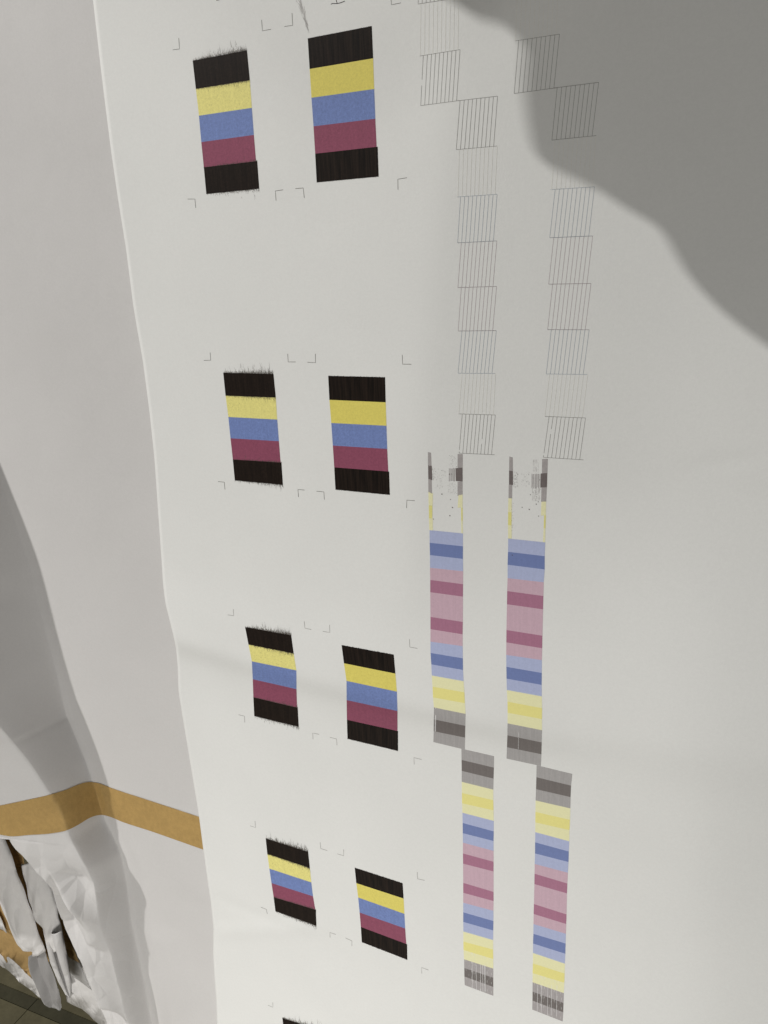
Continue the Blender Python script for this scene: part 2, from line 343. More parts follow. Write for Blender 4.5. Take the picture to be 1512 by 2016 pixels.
grid(s3, o3, ((330,668),(603,636)), ((330,990),(600,966)), (355,603), (330,577), M_L2)
grid(s3, o3, ((718,271),(1013,226)), ((713,619),(1000,580)), (743,1013), (713,976), M_L2)
grid(s3, o3, ((972,583),(1272,545)), ((963,927),(1257,897)), (998,1272), (963,1229), M_L2)
grid(s3, o3, ((78,32),(340,-10)), ((88,371),(355,328)), (95,345), (92,340), M_YF, wd=1.0, ends=False, label='faint yellow line grid')
grid(s3, o3, ((700,-30),(1010,-75)), ((718,271),(1013,226)), (735,1005), (722,990), M_YF, wd=1.0, ends=False, label='faint yellow line grid')
grid(s3, o3, ((330,990),(600,966)), ((338,1303),(600,1285)), (350,600), (340,585), M_YF, wd=1.0, ends=False, label='faint yellow line grid')
grid(s3, o3, ((963,927),(1257,897)), ((955,1255),(1243,1236)), (985,1255), (960,1230), M_YF, wd=1.0, ends=False, label='faint yellow line grid')
o4, s4 = (860, 360), .27778
GL = [((143,100),(427,81)),((147,425),(425,411)),((149,742),(423,734)),((151,1050),(421,1047)),((150,1349),(415,1351)),((152,1637),(414,1645)),((155,1915),(410,1927))]
VT = [(168,427),(173,425),(173,423),(178,421),(178,415),(180,414)]; VB = [(147,400),(149,397),(151,395),(150,390),(155,400),(158,387)]
GR = [((806,48),(1117,28)),((800,389),(1104,376)),((792,718),(1092,713)),((785,1040),(1079,1041)),((775,1354),(1068,1358)),((765,1655),(1053,1666)),((755,1945),(1040,1963))]
VT2 = [(838,1117),(828,1104),(820,1092),(811,1079),(798,1068),(795,1053)]; VB2 = [(800,1076),(792,1063),(785,1051),(775,1037),(765,1030),(755,1012)]
mats = [M_LB, M_LR, M_LR, M_LB, M_YF, M_L2]; nm = ['bluish', 'reddish grey', 'reddish', 'pale blue', 'faint yellow', 'black']
for G, A, B, sd in ((GL, VT, VB, 'left'), (GR, VT2, VB2, 'right')):
    for i in range(6):
        gp = () if i < 5 else (((6, .30, .44), (6, .62, .74), (0, .92, .96)) if sd == 'left' else ((1, .30, .42), (0, .90, .95)))
        grid(s4, o4, G[i], G[i+1], A[i], B[i], mats[i], gaps=gp, ends=(i != 4), wd=1.0 if i == 4 else .74, label=f'{nm[i]} line grid in the {sd} stack')

# colour strips
RS = (200, 201, 193)
C = {'lb': ink_mat('light_blue_tint', (153, 161, 184), RS, .02, .03), 'db': ink_mat('strong_blue_tint', (99, 113, 152), RS, .02, .03),
     'lr': ink_mat('light_pink_tint', (177, 151, 158), RS, .03, .03), 'dr': ink_mat('strong_pink_tint', (148, 101, 119), RS, .03, .03),
     'ly': ink_mat('light_yellow_tint', (208, 204, 158), RS, 0, .02), 'dy': ink_mat('strong_yellow_tint', (207, 199, 122), RS, 0, .02),
     'lg': ink_mat('light_grey_tint', (146, 144, 139), RS, .06, .03), 'dg': ink_mat('dark_grey_tint', (99, 94, 89), RS, .06, .03),
     'lgd': ink_mat('light_grey_tint_streaked', (146, 142, 138), RS, .08, .03, drop=.55), 'dgd': ink_mat('dark_grey_tint_streaked', (99, 94, 89), RS, .08, .03, drop=.5),
     'lyd': ink_mat('light_yellow_tint_streaked', (208, 204, 158), RS, .01, .02, drop=.5)}
CN = {'lb': 'light blue', 'db': 'dark blue', 'lr': 'pale pink', 'dr': 'dark pink', 'ly': 'pale yellow', 'dy': 'strong yellow', 'lg': 'light grey', 'dg': 'dark grey', 'lgd': 'streaky light grey', 'dgd': 'streaky dark grey', 'lyd': 'streaky pale yellow'}
def strip(pts, keys, where):
    for k, key in enumerate(keys):
        (a, b), (c, d) = pts[k], pts[k+1]
        patch('colour_patch', a, b, c, d, C[key], sheet, 12, 5, label=f'{CN[key]} patch of the {where} strip')
def sc_(s, o, l): return [tuple((o[0]+p[0]*s, o[1]+p[1]*s) for p in ab) for ab in l]
s5, o5 = .19841, (820, 880); s6, o6 = .20833, (820, 1100); s7, o7 = .29557, (860, 1420)
k1 = ['lb','db','lb','lr','dr','lr','dr','lr','lb','db','lb','ly','dy','ly','lg','dg','lg']
p1 = sc_(s5, o5, [((130,825),(461,858)),((131,950),(461,985)),((134,1072),(461,1110))])+sc_(s6, o6, [((128,85),(441,118)),((130,200),(440,240)),((130,316),(439,358)),((132,549),(438,597)),((132,665),(436,714)),((132,783),(436,826)),((133,890),(438,941)),((140,998),(440,1051)),((145,1103),(445,1157)),((152,1208),(453,1262)),((156,1310),(458,1365)),((165,1405),(464,1466)),((164,1517),(461,1578)),((163,1630),(459,1690)),((160,1732),(457,1803))])
strip(p1, k1, 'upper left')
p2 = sc_(s5, o5, [((910,908),(1277,947)),((908,1040),(1272,1083)),((904,1168),(1272,1215))])+sc_(s6, o6, [((861,183),(1202,222)),((857,305),(1199,352)),((855,430),(1196,478)),((850,673),(1190,727)),((849,790),(1188,846)),((848,908),(1185,958)),((849,1021),(1184,1079)),((851,1133),(1183,1192)),((854,1240),(1184,1300)),((860,1350),(1187,1412)),((861,1455),(1186,1515)),((861,1555),(1186,1620)),((859,1668),(1183,1735)),((855,1781),(1180,1847)),((851,1888),(1175,1958))])
strip(p2, k1, 'upper right')
k3 = ['lg','dg','lg','ly','dy','ly','lb','db','lb','lr','dr','lr','dr','lr','lb','db','lb','ly','dy','lyd','lgd','dgd','lgd']
p3 = sc_(s7, o7, [((164,182),(381,232)),((165,257),(380,308)),((166,330),(378,382)),((166,403),(376,455)),((167,477),(376,525)),((168,546),(378,593)),((171,609),(379,663)),((172,677),(379,733)),((173,745),(378,797)),((174,808),(378,863)),((174,880),(378,935)),((175,948),(378,1000)),((176,1076),(378,1136)),((176,1142),(378,1197)),((176,1208),(377,1262)),((176,1272),(377,1330)),((176,1336),(376,1393)),((177,1400),(375,1457)),((177,1467),(375,1520)),((178,1523),(376,1583)),((182,1585),(376,1647)),((183,1643),(376,1708)),((184,1700),(376,1769)),((186,1757),(376,1828))])
strip(p3, k3, 'lower left')
p4 = sc_(s7, o7, [((665,293),(902,350)),((663,372),(894,428)),((661,452),(891,505)),((658,527),(889,580)),((657,603),(887,656)),((656,673),(884,725)),((656,738),(882,799)),((655,806),(879,867)),((654,880),(877,937)),((652,950),(873,1008)),((651,1015),(870,1080)),((650,1084),(867,1146)),((647,1217),(864,1286)),((645,1283),(862,1350)),((644,1350),(860,1415)),((643,1415),(858,1480)),((641,1480),(856,1548)),((641,1543),(853,1614)),((640,1612),(852,1680)),((638,1677),(849,1741)),((638,1738),(846,1810)),((638,1800),(844,1876)),((637,1860),(842,1938)),((636,1920),(838,1999))])
strip(p4, k3, 'lower right')
M_BARE = ink_mat('missed_nozzle_line', (214, 213, 206), RS)
rb = Ribbons(); rb.line(scaled([(183,1408),(180,1632)], s6, o6), 1.0, off=.00013); rb.line(scaled([(175,1405),(172,1630)], s6, o6), .5, off=.00013); rb.build('missed_line', M_BARE, sheet, label='white missed line in the grey end of a strip')
rb = Ribbons(); rb.line(scaled([(170,1406),(167,1628)], s6, o6), .8, off=.00013); rb.build('dark_line', M_SMEAR, sheet)
rb = Ribbons(); rb.line(scaled([(968,1575),(962,1800)], s6, o6), .4, off=.00013); rb.build('missed_line', M_BARE, sheet)
rb = Ribbons()
for xx in (235, 262, 291, 305, 318, 322):
    rb.line(scaled([(xx, 1620), (xx+2, 1800)], s7, o7), .5, off=.00013)
for xx in (672, 698, 740, 765, 800):
    rb.line(scaled([(xx, 1755), (xx-3, 1960)], s7, o7), .5, off=.00013)
rb.build('missed_line', M_BARE, sheet, label='white missed nozzle lines crossing the grey strip feet')
# the half-printed head of each strip: slivers, comb marks and specks
C['g1'] = ink_mat('sliver_light_grey', (148, 144, 139), RS, .1, .06); C['g2'] = ink_mat('sliver_dark_grey', (98, 91, 87), RS, .1, .06)
C['y1'] = ink_mat('sliver_pale_yellow', (205, 203, 160), RS, .02, .04); C['y2'] = ink_mat('sliver_yellow', (200, 195, 120), RS, .02, .04)
CN.update(g1='light grey', g2='dark grey', y1='pale yellow', y2='yellow')
SL = [('g1',(113,50),(144,57),(114,186),(149,192)),('g2',(115,182),(152,187),(117,318),(157,330)),('g1',(117,316),(150,322),(118,445),(155,470)),
      ('y1',(118,445),(163,460),(121,580),(160,583)),('y2',(122,578),(158,581),(124,705),(157,710)),('y1',(122,705),(162,710),(128,825),(162,828)),
      ('g1',(408,71),(459,70),(407,205),(459,206)),('g2',(387,210),(458,204),(390,338),(458,341)),('g1',(408,345),(457,340),(407,486),(457,470)),
      ('y1',(417,476),(457,472),(408,602),(458,602)),('y2',(443,602),(458,603),(444,730),(459,732)),('y1',(443,732),(459,733),(446,856),(460,858)),
      ('g1',(921,94),(955,104),(919,235),(957,238)),('g2',(918,234),(957,238),(918,372),(957,378)),('g1',(915,372),(950,376),(913,508),(948,510)),
      ('y1',(912,508),(945,510),(909,645),(945,648)),('y2',(909,645),(943,648),(908,775),(943,778)),('y1',(908,775),(944,778),(909,907),(945,910)),
      ('g1',(1247,120),(1303,117),(1244,262),(1299,258)),('g2',(1233,263),(1298,258),(1230,402),(1295,400)),('g1',(1240,402),(1293,399),(1236,543),(1287,541)),
      ('y1',(1240,543),(1285,541),(1235,680),(1284,678)),('y2',(1266,678),(1284,678),(1262,806),(1280,806)),('y1',(1262,806),(1280,806),(1255,944),(1276,946))]
for key, a, b, c, d in SL:
    q = scaled([a, b, c, d], s5, o5); patch('ink_sliver', *q, C[key], sheet, 4, 5, label=f'{CN[key]} sliver at the half-printed strip head')
rb = Ribbons()
for x0, x1, y0, y1 in ((320, 388, 208, 341), (1142, 1232, 265, 405)):
    x = x0
    while x < x1:
        wd = random.uniform(2, 9) if x > x0+12 else random.uniform(1, 3)
        rb.line(scaled([(x, y0+random.uniform(-4, 6)), (x-2, y1+random.uniform(-8, 4))], s5, o5), wd*s5*.8, step=20); x += wd+random.uniform(1.5, 6)
for x0, x1, y0, y1 in ((1160, 1230, 125, 262), (1150, 1232, 405, 535)):
    for x in np.arange(x0, x1, 7):
        if random.random() < .75:
            y = y0
            while y < y1:
                e = min(y1, y+random.uniform(5, 60)); rb.line(scaled([(x+random.gauss(0, 1), y), (x+random.gauss(0, 1), e)], s5, o5), random.uniform(.12, .4), step=20); y = e+random.uniform(6, 30)
rb.build('comb_mark', C['g1'], sheet, label='grey comb of broken vertical ink lines', kind='stuff')
rb = Ribbons()
def speck(x, y, s_): 
    x = o5[0]+x*s5; y = o5[1]+y*s5; rb.quad([(x-s_/2, y-s_/3), (x, y-s_/2), (x+s_/2, y-s_/4), (x+s_/2, y+s_/3), (x, y+s_/2), (x-s_/2, y+s_/4)], .00013)
for x, y in ((328,270),(350,267),(252,467),(338,520),(357,600),(331,681),(167,715),(953,305),(1222,326),(1131,473),(1208,543),(1188,567),(1048,597),(1118,619),(1211,685),(951,1073)): speck(x, y, random.uniform(1.5, 2.3))
for (x0, x1, y0, y1, n) in ((155, 290, 210, 330, 70), (225, 262, 330, 410, 22), (180, 220, 370, 400, 8), (310, 405, 350, 460, 70), (325, 400, 80, 200, 60), (960, 1010, 240, 400, 110), (1040, 1120, 250, 400, 70), (1150, 1230, 400, 530, 60), (150, 175, 200, 325, 40), (945, 965, 520, 870, 40)):
    for _ in range(n): speck(random.uniform(x0, x1), random.uniform(y0, y1), random.choice((.25, .35, .5, .5, .8)))
rb.build('ink_speck', M_SMEAR, sheet, label='black ink specks around the half-printed strip heads', kind='stuff')
# pen marks at the top edge
M_PEN = ink_mat('black_pen', (28, 26, 26), REF)
rb = Ribbons(); sp, op = .15873, (600, 0)
rb.line(scaled([(325,53),(345,43),(370,44),(400,45),(440,36),(475,23),(498,13)], sp, op), 1.25, step=4); rb.line(scaled([(403,43),(394,18),(388,-20),(386,-120)], sp, op), 1.15, step=6)
rb.line(scaled([(340,-130),(390,-140),(470,-155)], sp, op), 1.2, step=6)
rb.build('handwritten_letter', M_PEN, sheet, label='handwritten capital I in black pen cut by the top')
rb = Ribbons(); rb.line([(426, 0), (432, -1)], 2.4, step=3); rb.line([(424,-14),(429,-2)], 1.3, step=3); rb.build('pen_mark', M_PEN, sheet)
M_SMU = ink_mat('grey_smudge', (168, 165, 158), REF, grain=.1)
rb = Ribbons()
for _ in range(60):
    a = random.random()*.9; x = 586+a*20; y = -10+a*68
    rb.line([(x+random.gauss(0, 3.2*(1-a)+.8), y), (x+random.gauss(5, 2*(1-a)+.6), y+random.uniform(8, 22))], random.uniform(.3, .8), taper=True, step=12)
rb.build('ink_smudge', M_SMU, sheet, label='grey smudged streak beside the top right block', kind='stuff')

# ------------------------------------------------------------------ the liner paper hanging behind, bulging out on its left
YB = .020
D = [(0,914),(24,974),(48,1041),(75,1121),(95,1192),(123,1291),(153,1410),(159,1422),(194,1500),(208,1534),(222,1571),(235,1615),(253,1652),(266,1681),(273,1723),(281,1762),(290,1806),(303,1860),(321,1929),(338,2016),(345,2060)]
Sx = [(-600, .22), (1200, .22), (1380, .215), (1460, .20), (1530, .165), (1600, .115), (1670, .088), (1750, .086), (1830, .078), (1929, .062), (2016, .057), (2300, .057)]
dz_, du_, kz_, ku_, ky_, vz_, vu_ = [], [], [], [], [], [], []
for y in np.arange(-300, 2300, 8):
    px = xof(D, y); P = hit(px, y, YB); s_ = np.interp(y, [a for a, b in Sx], [b for a, b in Sx])
    dr = LAMP-P; dr /= np.linalg.norm(dr); K = P+dr*s_
    dz_.append(P[2]); du_.append(P[0]); kz_.append(K[2]); ku_.append(K[0]); ky_.append(K[1])
    V = hit(px-float(np.interp(y, [900, 1400, 1545, 1650, 1850, 2016], [12, 22, 27, 27, 30, 38])), y, YB); vz_.append(V[2]); vu_.append(V[0])
def mk(zz, vv):
    zz = np.array(zz)[::-1]; vv = np.array(vv)[::-1]; o = np.argsort(zz); zz = zz[o]; vv = vv[o]; return lambda z: np.interp(z, zz, vv)
uD, uV, uK, yK = mk(dz_, du_), mk(vz_, vu_), mk(kz_, ku_), mk(kz_, ky_)
CUT = [(-60,1640,.03),(-4,1644,.0),(14,1645,-.02),(23,1661,-.02),(31,1672,-.02),(44,1684,-.02),(58,1700,-.018),(71,1716,-.015),(88,1733,-.01),(102,1750,-.005),(108,1771,0),(116,1798,.005),(132,1835,.012),(149,1872,.015),(163,1901,.018),(180,1949,.02),(195,1977,.02),(208,2006,.02),(225,2050,.02)]
def _crumple_bvh():                                  # crumpled paper: flat facets meeting in sharp creases
    pts = []; hs = []
    while len(pts) < 420:
        p = (random.uniform(-.95, -.05), random.uniform(-1.4, -.6))
        if all((p[0]-q[0])**2+(p[1]-q[1])**2 > .019**2 for q in pts[-420:]): pts.append(p)
        else:
            _crumple_bvh.n = getattr(_crumple_bvh, 'n', 0)+1
            if _crumple_bvh.n > 20000: break
    v2, e, f, *_ = delaunay_2d_cdt([Vector(p) for p in pts], [], [], 0, 1e-5)
    v = [(p.x, random.gauss(0, .0130), p.y) for p in v2]
    return BVHTree.FromPolygons(v, [tuple(t) for t in f])
_cb = _crumple_bvh()
def crumple(u, z, m):
    out = np.zeros(u.shape)
    for i, j in zip(*np.nonzero(m > .01)):
        a = 0.0
        for du, dz in ((0, 0), (.0008, 0), (-.0008, 0), (0, .0010), (0, -.0010)):
            # creases run down the sheet: the field is stretched and skewed
            h = _cb.ray_cast(Vector((u[i, j]*1.2-.05+(z[i, j]+.9)*.35+du, -1, -.95+(z[i, j]+.95)*.75+dz)), Vector((0, 1, 0)))[0]
            a += h[1] if h else 0
        out[i, j] = a/5
    return out
zr = np.arange(.20, -1.22, -.003); nF, nW, nL = 24, 60, 80
def prof(u, z, v, k, yk):
    t = (v-u)/(v-k); tc = np.clip(t, 0, 1); rise = tc*tc*(3-2*tc)*.62+tc*.38
    y = YB+(yk-YB)*rise
    o = np.maximum(k-u, 0)
    lowz = sstep(-z, .90, 1.05)
    return y-.28*o*(1-lowz)+.05*o*lowz
def liner_grid(uleft):
    U = []
    for z in zr:
        a = float(uA(z))+.10; v = float(uV(z)); k = min(float(uK(z)), v-.014); e = uleft(z)
        kk = max(k, e+.010); vv = max(v, kk+.006)
        U.append(np.r_[np.linspace(a, vv, nF), np.linspace(vv, kk, nW+1)[1:], np.linspace(kk, e, nL+1)[1:]])
    U = np.array(U); ZZ = np.repeat(zr[:, None], U.shape[1], 1)
    v = uV(zr)[:, None]; k = np.minimum(uK(zr)[:, None], v-.014); yk = yK(zr)[:, None]
    Y = prof(U, ZZ, v, k, yk)
    mask = (sstep(k-U, -.004, .028)*.85+.10*sstep(v-U, -.002, .03)+.05*sstep(uA(zr)[:, None]-U, 0, .06))*sstep(-ZZ, .79, .86)
    Y = Y-1.2*mask*crumple(U, ZZ, mask)+.0012*np.sin(U*21+ZZ*9)*(1-mask)+.0008*np.sin(ZZ*31+U*12)
    vd = (uD(zr)[:, None]-U); rg = np.exp(-((vd-.016)/.0055)**2)*sstep(-ZZ, .58, .66)
    Y = Y-.0032*rg
    dent = sstep(v-U, 0, .03)*np.exp(-((ZZ+.64)/.03)**2)*np.exp(-((U-v+.05)/.03)**2)
    return np.stack([U, Y+.003*dent, ZZ], -1)
G0 = liner_grid(lambda z: min(float(uK(z)), float(uV(z)))-.42); sh = G0.shape
b0_ = BVHTree.FromPolygons([tuple(v) for v in G0.reshape(-1, 3)], grid_faces(sh[0], sh[1], True))
CUT = [(-60,1640),(-4,1644),(14,1645),(23,1661),(31,1672),(44,1684),(58,1700),(71,1716),(88,1733),(102,1750),(108,1771),(116,1798),(132,1835),(149,1872),(163,1901),(180,1949),(195,1977),(208,2006),(225,2050),(235,2075)]
cq = []
for (p0, p1) in zip(CUT[:-1], CUT[1:]):
    for k in range(4): cq.append((p0[0]+(p1[0]-p0[0])*k/4, p0[1]+(p1[1]-p0[1])*k/4))
cp = []
for p in cq:
    h = b0_.ray_cast(Vector(CAM), Vector(ray(*p)).normalized())[0]
    if h is not None and (not cp or h[2] < cp[-1][2]-1e-5): cp.append(h)
uE = mk([p[2] for p in cp], [p[0] for p in cp]); zcut = cp[0][2]
GC = liner_grid(lambda z: float(uE(z)) if z < zcut else min(float(uK(z)), float(uV(z)))-.42)
VC = GC.reshape(-1, 3); FC = grid_faces(sh[0], sh[1], True)
liner = tag(empty('liner_paper', (-.2, .02, -1.25)), 'plain off-white backing paper hanging behind the printed sheet, crossed by a brown kraft band', 'paper')
mesh_obj('paper', VC, FC, M_PAPER2, liner, thick=-.0003)
bvhC = BVHTree.FromPolygons([tuple(v) for v in VC], FC)
BT = scaled([(-60,296),(0,286),(150,255),(300,222),(430,185),(520,148),(560,136),(600,132),(660,140),(720,163),(1000,256),(1316,360),(1420,395)], .29762, (0, 1500))
BB = scaled([(-60,474),(0,478),(60,488),(200,480),(340,470),(450,447),(540,400),(580,375),(620,358),(690,350),(740,364),(790,385),(1000,455),(1200,525),(1344,576),(1450,612)], .29762, (0, 1500))
vs = []; uvs = []; nb = 240
for i in range(9):
    for j in range(nb+1):
        a = j/nb; xt = -16+a*(420); xb = xt+8
        yt = float(smooth_spline([p[0] for p in BT], [p[1] for p in BT], xt)[0]); yb = float(smooth_spline([p[0] for p in BB], [p[1] for p in BB], xb)[0])
        x = xt+(xb-xt)*i/8; y = yt+(yb-yt)*i/8; h = drop(x, y, b0_, .0008)
        vs.append(h if h is not None else Vector(hit(x, y, 0))); uvs.append((a, i/8))
for i in range(9):
    for j in range(nb-1, -1, -1):
        k = i*(nb+1)+j
        if abs(vs[k][1]-vs[k+1][1]) > .03: vs[k] = vs[k+1]*2-vs[min(k+2, i*(nb+1)+nb)]
mesh_obj('kraft_band', vs, grid_faces(9, nb+1), M_KRAFT, liner, uvs, label='brown kraft paper band across the liner')

# ------------------------------------------------------------------ torn kraft wrap, paper tubes and loose sheet in the lower left
def crumpled(name, poly, depth, mat, parent=None, amp=.004, n=70, label=None, tear=0, thick=.0006, tilt=None):
    pts = [hit(*p, (depth(p) if callable(depth) else depth)) for p in poly]
    if tear:
        q = []
        for i, p in enumerate(poly):
            a = np.array(p, float); b = np.array(poly[(i+1) % len(poly)], float); m = max(1, int(np.linalg.norm(b-a)/5))
            for k in range(m): q.append(a+(b-a)*k/m+(np.array([random.gauss(0, tear), random.gauss(0, tear)]) if k else 0))
        poly = [tuple(x) for x in q]
    x0, x1 = min(p[0] for p in poly), max(p[0] for p in poly); y0, y1 = min(p[1] for p in poly), max(p[1] for p in poly)
    inner = []; k = 0
    def inside(x, y):
        c = False; j = len(poly)-1
        for i in range(len(poly)):
            xi, yi = poly[i]; xj, yj = poly[j]
            if (yi > y) != (yj > y) and x < (xj-xi)*(y-yi)/(yj-yi)+xi: c = not c
            j = i
        return c
    while len(inner) < n and k < 6000:
        k += 1; x, y = random.uniform(x0, x1), random.uniform(y0, y1)
        if inside(x, y): inner.append((x, y))
    allp = [Vector(p) for p in poly]+[Vector(p) for p in inner]; m = len(poly)
    v2, e, f, *_ = delaunay_2d_cdt(allp, [(i, (i+1) % m) for i in range(m)], [list(range(m))], 1, 1e-4)
    V = []
    for v in v2:
        d = depth((v.x, v.y)) if callable(depth) else depth
        V.append(hit(v.x, v.y, d+random.gauss(0, amp*.5)))
    F_ = [tuple(t) for t in f]
    # orient toward the viewer
    F2 = []
    for t in F_:
        a, b, c = (np.array(V[i]) for i in t[:3]); nn = np.cross(b-a, c-a)
        F2.append(t if nn.dot(CAM-a) > 0 else t[::-1])
    return mesh_obj(name, V, F2, mat, parent, smooth=True, thick=thick, label=label)
s3b, o3b = .2064, (0, 1600)
Pz = lambda l: scaled(l, s3b, o3b)
wrap = tag(empty('torn_wrapping', (-.5, .09, -1.2)), 'torn white and brown kraft wrapping behind the two paper tubes in the lower left', 'wrapping paper')
dep = lambda p: .085
crumpled('white_backing', Pz([(-200,700),(-200,1300),(0,1455),(70,1500),(140,1560),(180,1612),(260,1668),(350,1742),(430,1800),(490,1842),(570,1886),(585,1860),(560,1700),(480,1500),(420,1300),(300,1000),(100,700)]), .100, M_PAPER3, wrap, .0022, 60, tear=.5)
crumpled('kraft_layer', Pz([(-150,600),(-150,1200),(0,1345),(28,1372),(62,1432),(72,1428),(60,1385),(75,1372),(120,1405),(150,1432),(185,1462),(240,1522),(290,1570),(326,1606),(335,1500),(326,1400),(420,1500),(470,1420),(300,900),(180,500),(60,300),(0,100),(-100,100)]), .088, M_KRAFT2, wrap, .003, 90, tear=.4)
crumpled('white_shard', Pz([(-80,850),(0,995),(30,1060),(52,1112),(64,1150),(30,1120),(0,1108),(-80,1080)]), .082, M_PAPER3, wrap, .002, 12, tear=.3)
crumpled('kraft_strip', Pz([(60,225),(100,270),(130,330),(210,410),(222,445),(230,490),(206,486),(216,560),(260,700),(300,900),(330,980),(372,1082),(408,1088),(440,1210),(462,1300),(458,1370),(380,1200),(250,860),(150,560),(40,230)]), .072, M_KRAFT2, wrap, .002, 50, tear=.3)
crumpled('kraft_layer', Pz([(520,780),(600,1000),(700,1300),(755,1432),(700,1402),(652,1375),(625,1290),(600,1150),(560,960)]), .082, M_KRAFT2, wrap, .002, 30)
crumpled('shaded_white_flap', Pz([(540,900),(650,1372),(700,1400),(756,1432),(800,1540),(872,1692),(780,1622),(668,1545),(600,1300)]), .096, M_PAPER2, wrap, .001, 20)  # shadowed part of the white paper, shade put in as darker paper
loose = crumpled('loose_sheet', Pz([(560,1100),(640,1500),(672,1560),(640,1690),(630,1745),(636,1805),(700,1838),(780,1872),(850,1930),(895,1980),(960,2030),(1060,2100),(1300,2250),(1300,1900),(1000,1700),(700,1100)]), .115, M_PAPER3, None, .0012, 30)
tag(loose, 'white loose paper sheet hanging lowest, behind the right hand tube tip above the floor', 'paper')

def tube(name, left, right, label, depth, bulge, mats, extra):
    """hollow flattened paper tube lofted between two edge lines; mats switch part way down"""
    t = tag(empty(name, tuple(hit(*left[-1], depth))), label, 'paper tube', 'flattened paper tubes behind the liner')
    n = 60; la = np.array(left, float); ra = np.array(right, float)
    def along(a, q):
        L = np.r_[0, np.cumsum(np.linalg.norm(np.diff(a, axis=0), axis=1))]; L /= L[-1]
        return np.array([np.interp(q, L, a[:, 0]), np.interp(q, L, a[:, 1])])
    m = 18
    def seg(q0, q1, nm, mat, prof, dd=0, lab=None, smooth=True, rag=0):
        vs = []; k = 0
        qs = np.linspace(q0, q1, n)
        for q in qs:
            l_, r_ = along(la, q), along(ra, q); A = hit(*l_, depth+dd); B = hit(*r_, depth+dd); wdt = np.linalg.norm(B-A)
            for j in range(m+1):
                s_ = j/m; P = A+(B-A)*s_; P = P+np.array([0, -1, 0])*prof(s_, q)*wdt
                if rag and q == qs[-1]: P[2] += rag*math.sin(j*1.3)*.5+rag*random.uniform(-.5, .5)
                P[1] += .0006*math.sin(q*40+j*.7)
                vs.append(P)
        return mesh_obj(nm, vs, grid_faces(n, m+1), mat, t, smooth=smooth, thick=.0006, label=lab)
    rnd = lambda s_, q: bulge*max(0, 1-abs(2*s_-1)**2.6)
    extra(t, seg, rnd, along, la, ra)
    return t
def tri(s_, a): return s_/a if s_ < a else (1-s_)/(1-a)
T1L = Pz([(-330,250),(-160,470),(0,790),(60,960),(120,1100),(180,1240),(228,1300),(262,1306),(310,1300),(322,1400),(345,1480),(400,1620),(470,1780),(492,1832),(560,1884)])
T1R = Pz([(-60,120),(35,215),(85,330),(130,470),(180,610),(230,740),(300,930),(340,1060),(400,1230),(450,1370),(500,1500),(540,1620),(570,1710),(583,1770),(576,1885)])
def ex1(t, seg, rnd, along, la, ra):
    seg(0, .69, 'wrapped_body', M_PAPER3, rnd)
    def fold(s_, q): return float(np.interp(s_, [0, .06, .32, .40, .78, 1], [.26, .26, -.02, .10, .14, .02]))*(1-max(0, (q-.93)/.07)*.8)
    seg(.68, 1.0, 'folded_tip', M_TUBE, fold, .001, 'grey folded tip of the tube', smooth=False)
T2L = Pz([(206,486),(250,650),(290,830),(320,930),(350,1010),(410,1085),(440,1200),(455,1290),(490,1420),(560,1600),(628,1733),(668,1760)])
T2R = Pz([(340,440),(430,600),(500,730),(540,880),(560,1000),(582,1090),(602,1180),(625,1290),(645,1400),(662,1500),(683,1640),(684,1695),(671,1761)])
def ex2(t, seg, rnd, along, la, ra):
    seg(0, .64, 'wrapped_body', M_PAPER3, rnd)
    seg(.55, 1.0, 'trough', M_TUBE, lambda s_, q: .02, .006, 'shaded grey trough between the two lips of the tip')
    for nm, L_, R_ in (('lip', Pz([(452,1265),(462,1300),(490,1420),(560,1600),(628,1733),(655,1752)]), Pz([(478,1225),(502,1285),(560,1480),(628,1680),(650,1735),(662,1756)])),
                       ('lip', Pz([(500,1130),(525,1230),(572,1400),(620,1560),(664,1735),(671,1761)]), Pz([(590,1120),(605,1190),(627,1290),(647,1400),(684,1640),(676,1761)]))):
        A_, B_ = np.array(L_), np.array(R_); vs = []
        for q in np.linspace(0, 1, 50):
            P0 = hit(*along(A_, q), .052); P1 = hit(*along(B_, q), .052); wdt = np.linalg.norm(P1-P0)
            for j in range(13):
                s_ = j/12; P = P0+(P1-P0)*s_; P[1] -= .28*wdt*math.sqrt(max(0, 1-(2*s_-1)**2)); vs.append(P)
        mesh_obj(nm, vs, grid_faces(50, 13), M_PAPER2, t, thick=.0005)
tube('paper_tube', T1L, T1R, 'long white paper tube with grey folded tip, nearer the left edge of the two', .055, .19, None, ex1)
tube('paper_tube', T2L, T2R, 'white paper tube with open split tip, right of the other and half under the liner', .060, .19, None, ex2)

# ------------------------------------------------------------------ floor
ZF = -1.50
def floor_mat(name, col):
    m, n, b = nt(name); b.inputs['Roughness'].default_value = .45
    tc = fine_bump(n, b, 120, .3, .0006); mottle(n, b, tc, col, [(8, .12, (1, 1, 1)), (45, .10, (1, 1, 1)), (220, .08, (1, 1, 1))]); return m
M_FL = floor_mat('olive_floor_tile', (.135, .12, .07)); M_FSHADE = floor_mat('floor_shadow_band', (.065, .06, .036)); M_FJ = floor_mat('dark_joint', (.05, .045, .03))  # the darker tile colour stands in for a shadow across the floor
fl = mesh_obj('floor', [(-6, -5, ZF-.004), (5, -5, ZF-.004), (5, 6, ZF-.004), (-6, 6, ZF-.004)], [(0, 1, 2, 3)], M_FJ); fl['kind'] = 'structure'
b0, b1 = hitz(0, 1937, ZF), hitz(190, 2016, ZF); e1 = (b1-b0)[:2]; e1 /= np.linalg.norm(e1); e2 = np.array([-e1[1], e1[0]])
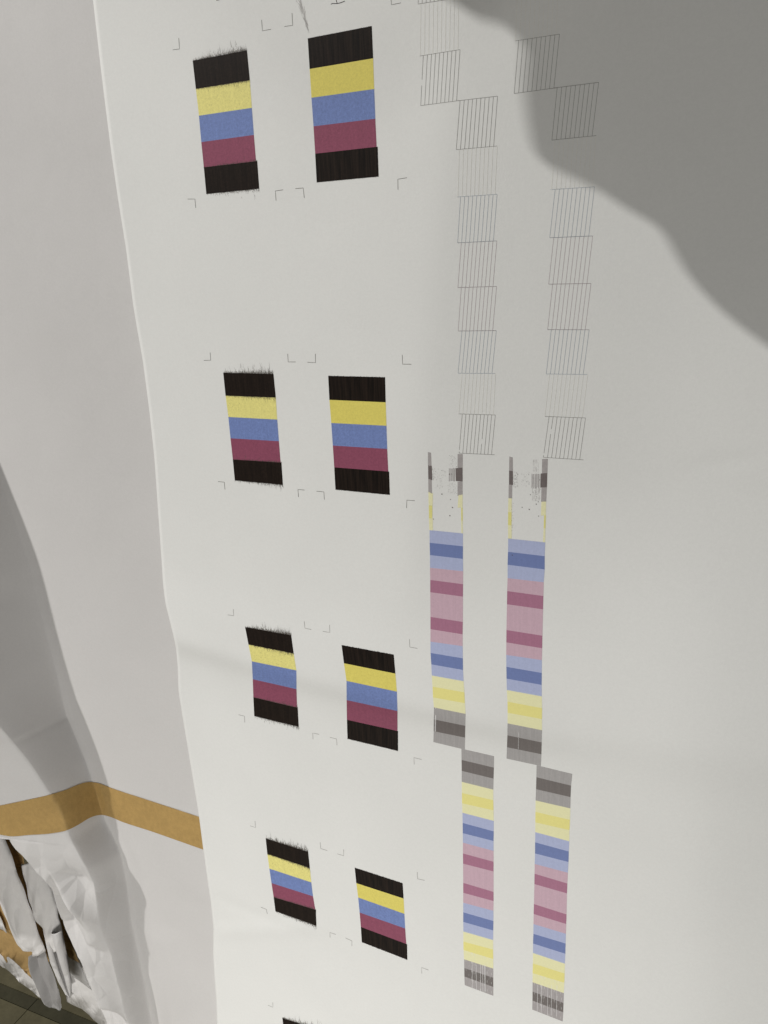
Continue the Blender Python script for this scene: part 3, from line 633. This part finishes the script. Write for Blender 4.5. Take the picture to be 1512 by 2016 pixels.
c0 = hitz(0, 1966, ZF); bw = abs((c0-b0)[:2].dot(e2)); j0 = hitz(77, 1965, ZF)[:2]
def tile(u0, u1, v0, v1, mat):
    g = .0008; pts = []
    for (a, b) in ((u0+g, v0+g), (u1-g, v0+g), (u1-g, v1-g), (u0+g, v1-g)): q = b0[:2]+e1*a+e2*b; pts.append((q[0], q[1]))
    vs = [(x, y, ZF-.003) for x, y in pts]+[(x, y, ZF+.002) for x, y in pts]
    return mesh_obj('tile', vs, [(4, 5, 6, 7), (0, 1, 5, 4), (1, 2, 6, 5), (2, 3, 7, 6), (3, 0, 4, 7)], mat, fl, smooth=False)
ju = (j0-b0[:2]).dot(e1); tw = .30
for i in range(-4, 5):
    u0 = ju+i*tw
    sgn = 1 if (c0-b0)[:2].dot(e2) > 0 else -1
    tile(u0, u0+tw, *(sorted((0, sgn*bw))), M_FSHADE)  # floor shadow painted in as a narrow row of dark tiles
    for k in range(3): tile(u0, u0+tw, *(sorted((-sgn*k*tw, -sgn*(k+1)*tw))), M_FL); tile(u0, u0+tw, *(sorted((sgn*(bw+k*tw), sgn*(bw+(k+1)*tw)))), M_FL)

# ------------------------------------------------------------------ added unseen paper flap above, edge shaped to cast the upper right shadow
CT = [(770,-90),(880,-4),(905,12),(930,30),(956,41),(985,45),(1008,62),(1028,85),(1036,110),(1032,150),(1034,200),(1040,245),(1048,285),(1060,312),(1090,333),(1130,350),(1175,372),(1230,408),(1290,442),(1308,460),(1330,500),(1352,538),(1382,574),(1420,612),(1460,645),(1512,682),(1640,760)]
rows_f = []
for i in range(9):
    r = []
    for j, (x, y) in enumerate(CT):
        P = hit(x, y); P = hit(x, y, -float(dA(P[0], P[2]))); d = LAMP-P; d /= np.linalg.norm(d); Q = P+d*.40
        b = i/8; r.append(Q+np.array([.30*b+.02*j/26*b, .02*b*math.sin(b*3+j*.25), .26*b-.05*b*b+.012*math.sin(j*.5)*b]))
    rows_f.append(r)
VF = [p for r in rows_f for p in r]
flap = mesh_obj('added_shadow_flap', VF, grid_faces(9, len(CT)), M_PAPER3, None, thick=.0006)
tag(flap, 'added white curled paper flap overhead, its wavy edge shaped to cast the grey shadow across the upper right', 'paper')
chk = []
for p in VF:
    q = R @ np.array([p[0], -p[2], p[1]])+T
    if q[2] > 0: x, y = 756+F*q[0]/q[2], 1008+F*q[1]/q[2]; chk.append((round(x), round(y)))
print('flap in frame:', [c for c in chk if -20 < c[0] < 1532 and c[1] > -20][:5], 'n', len(chk))
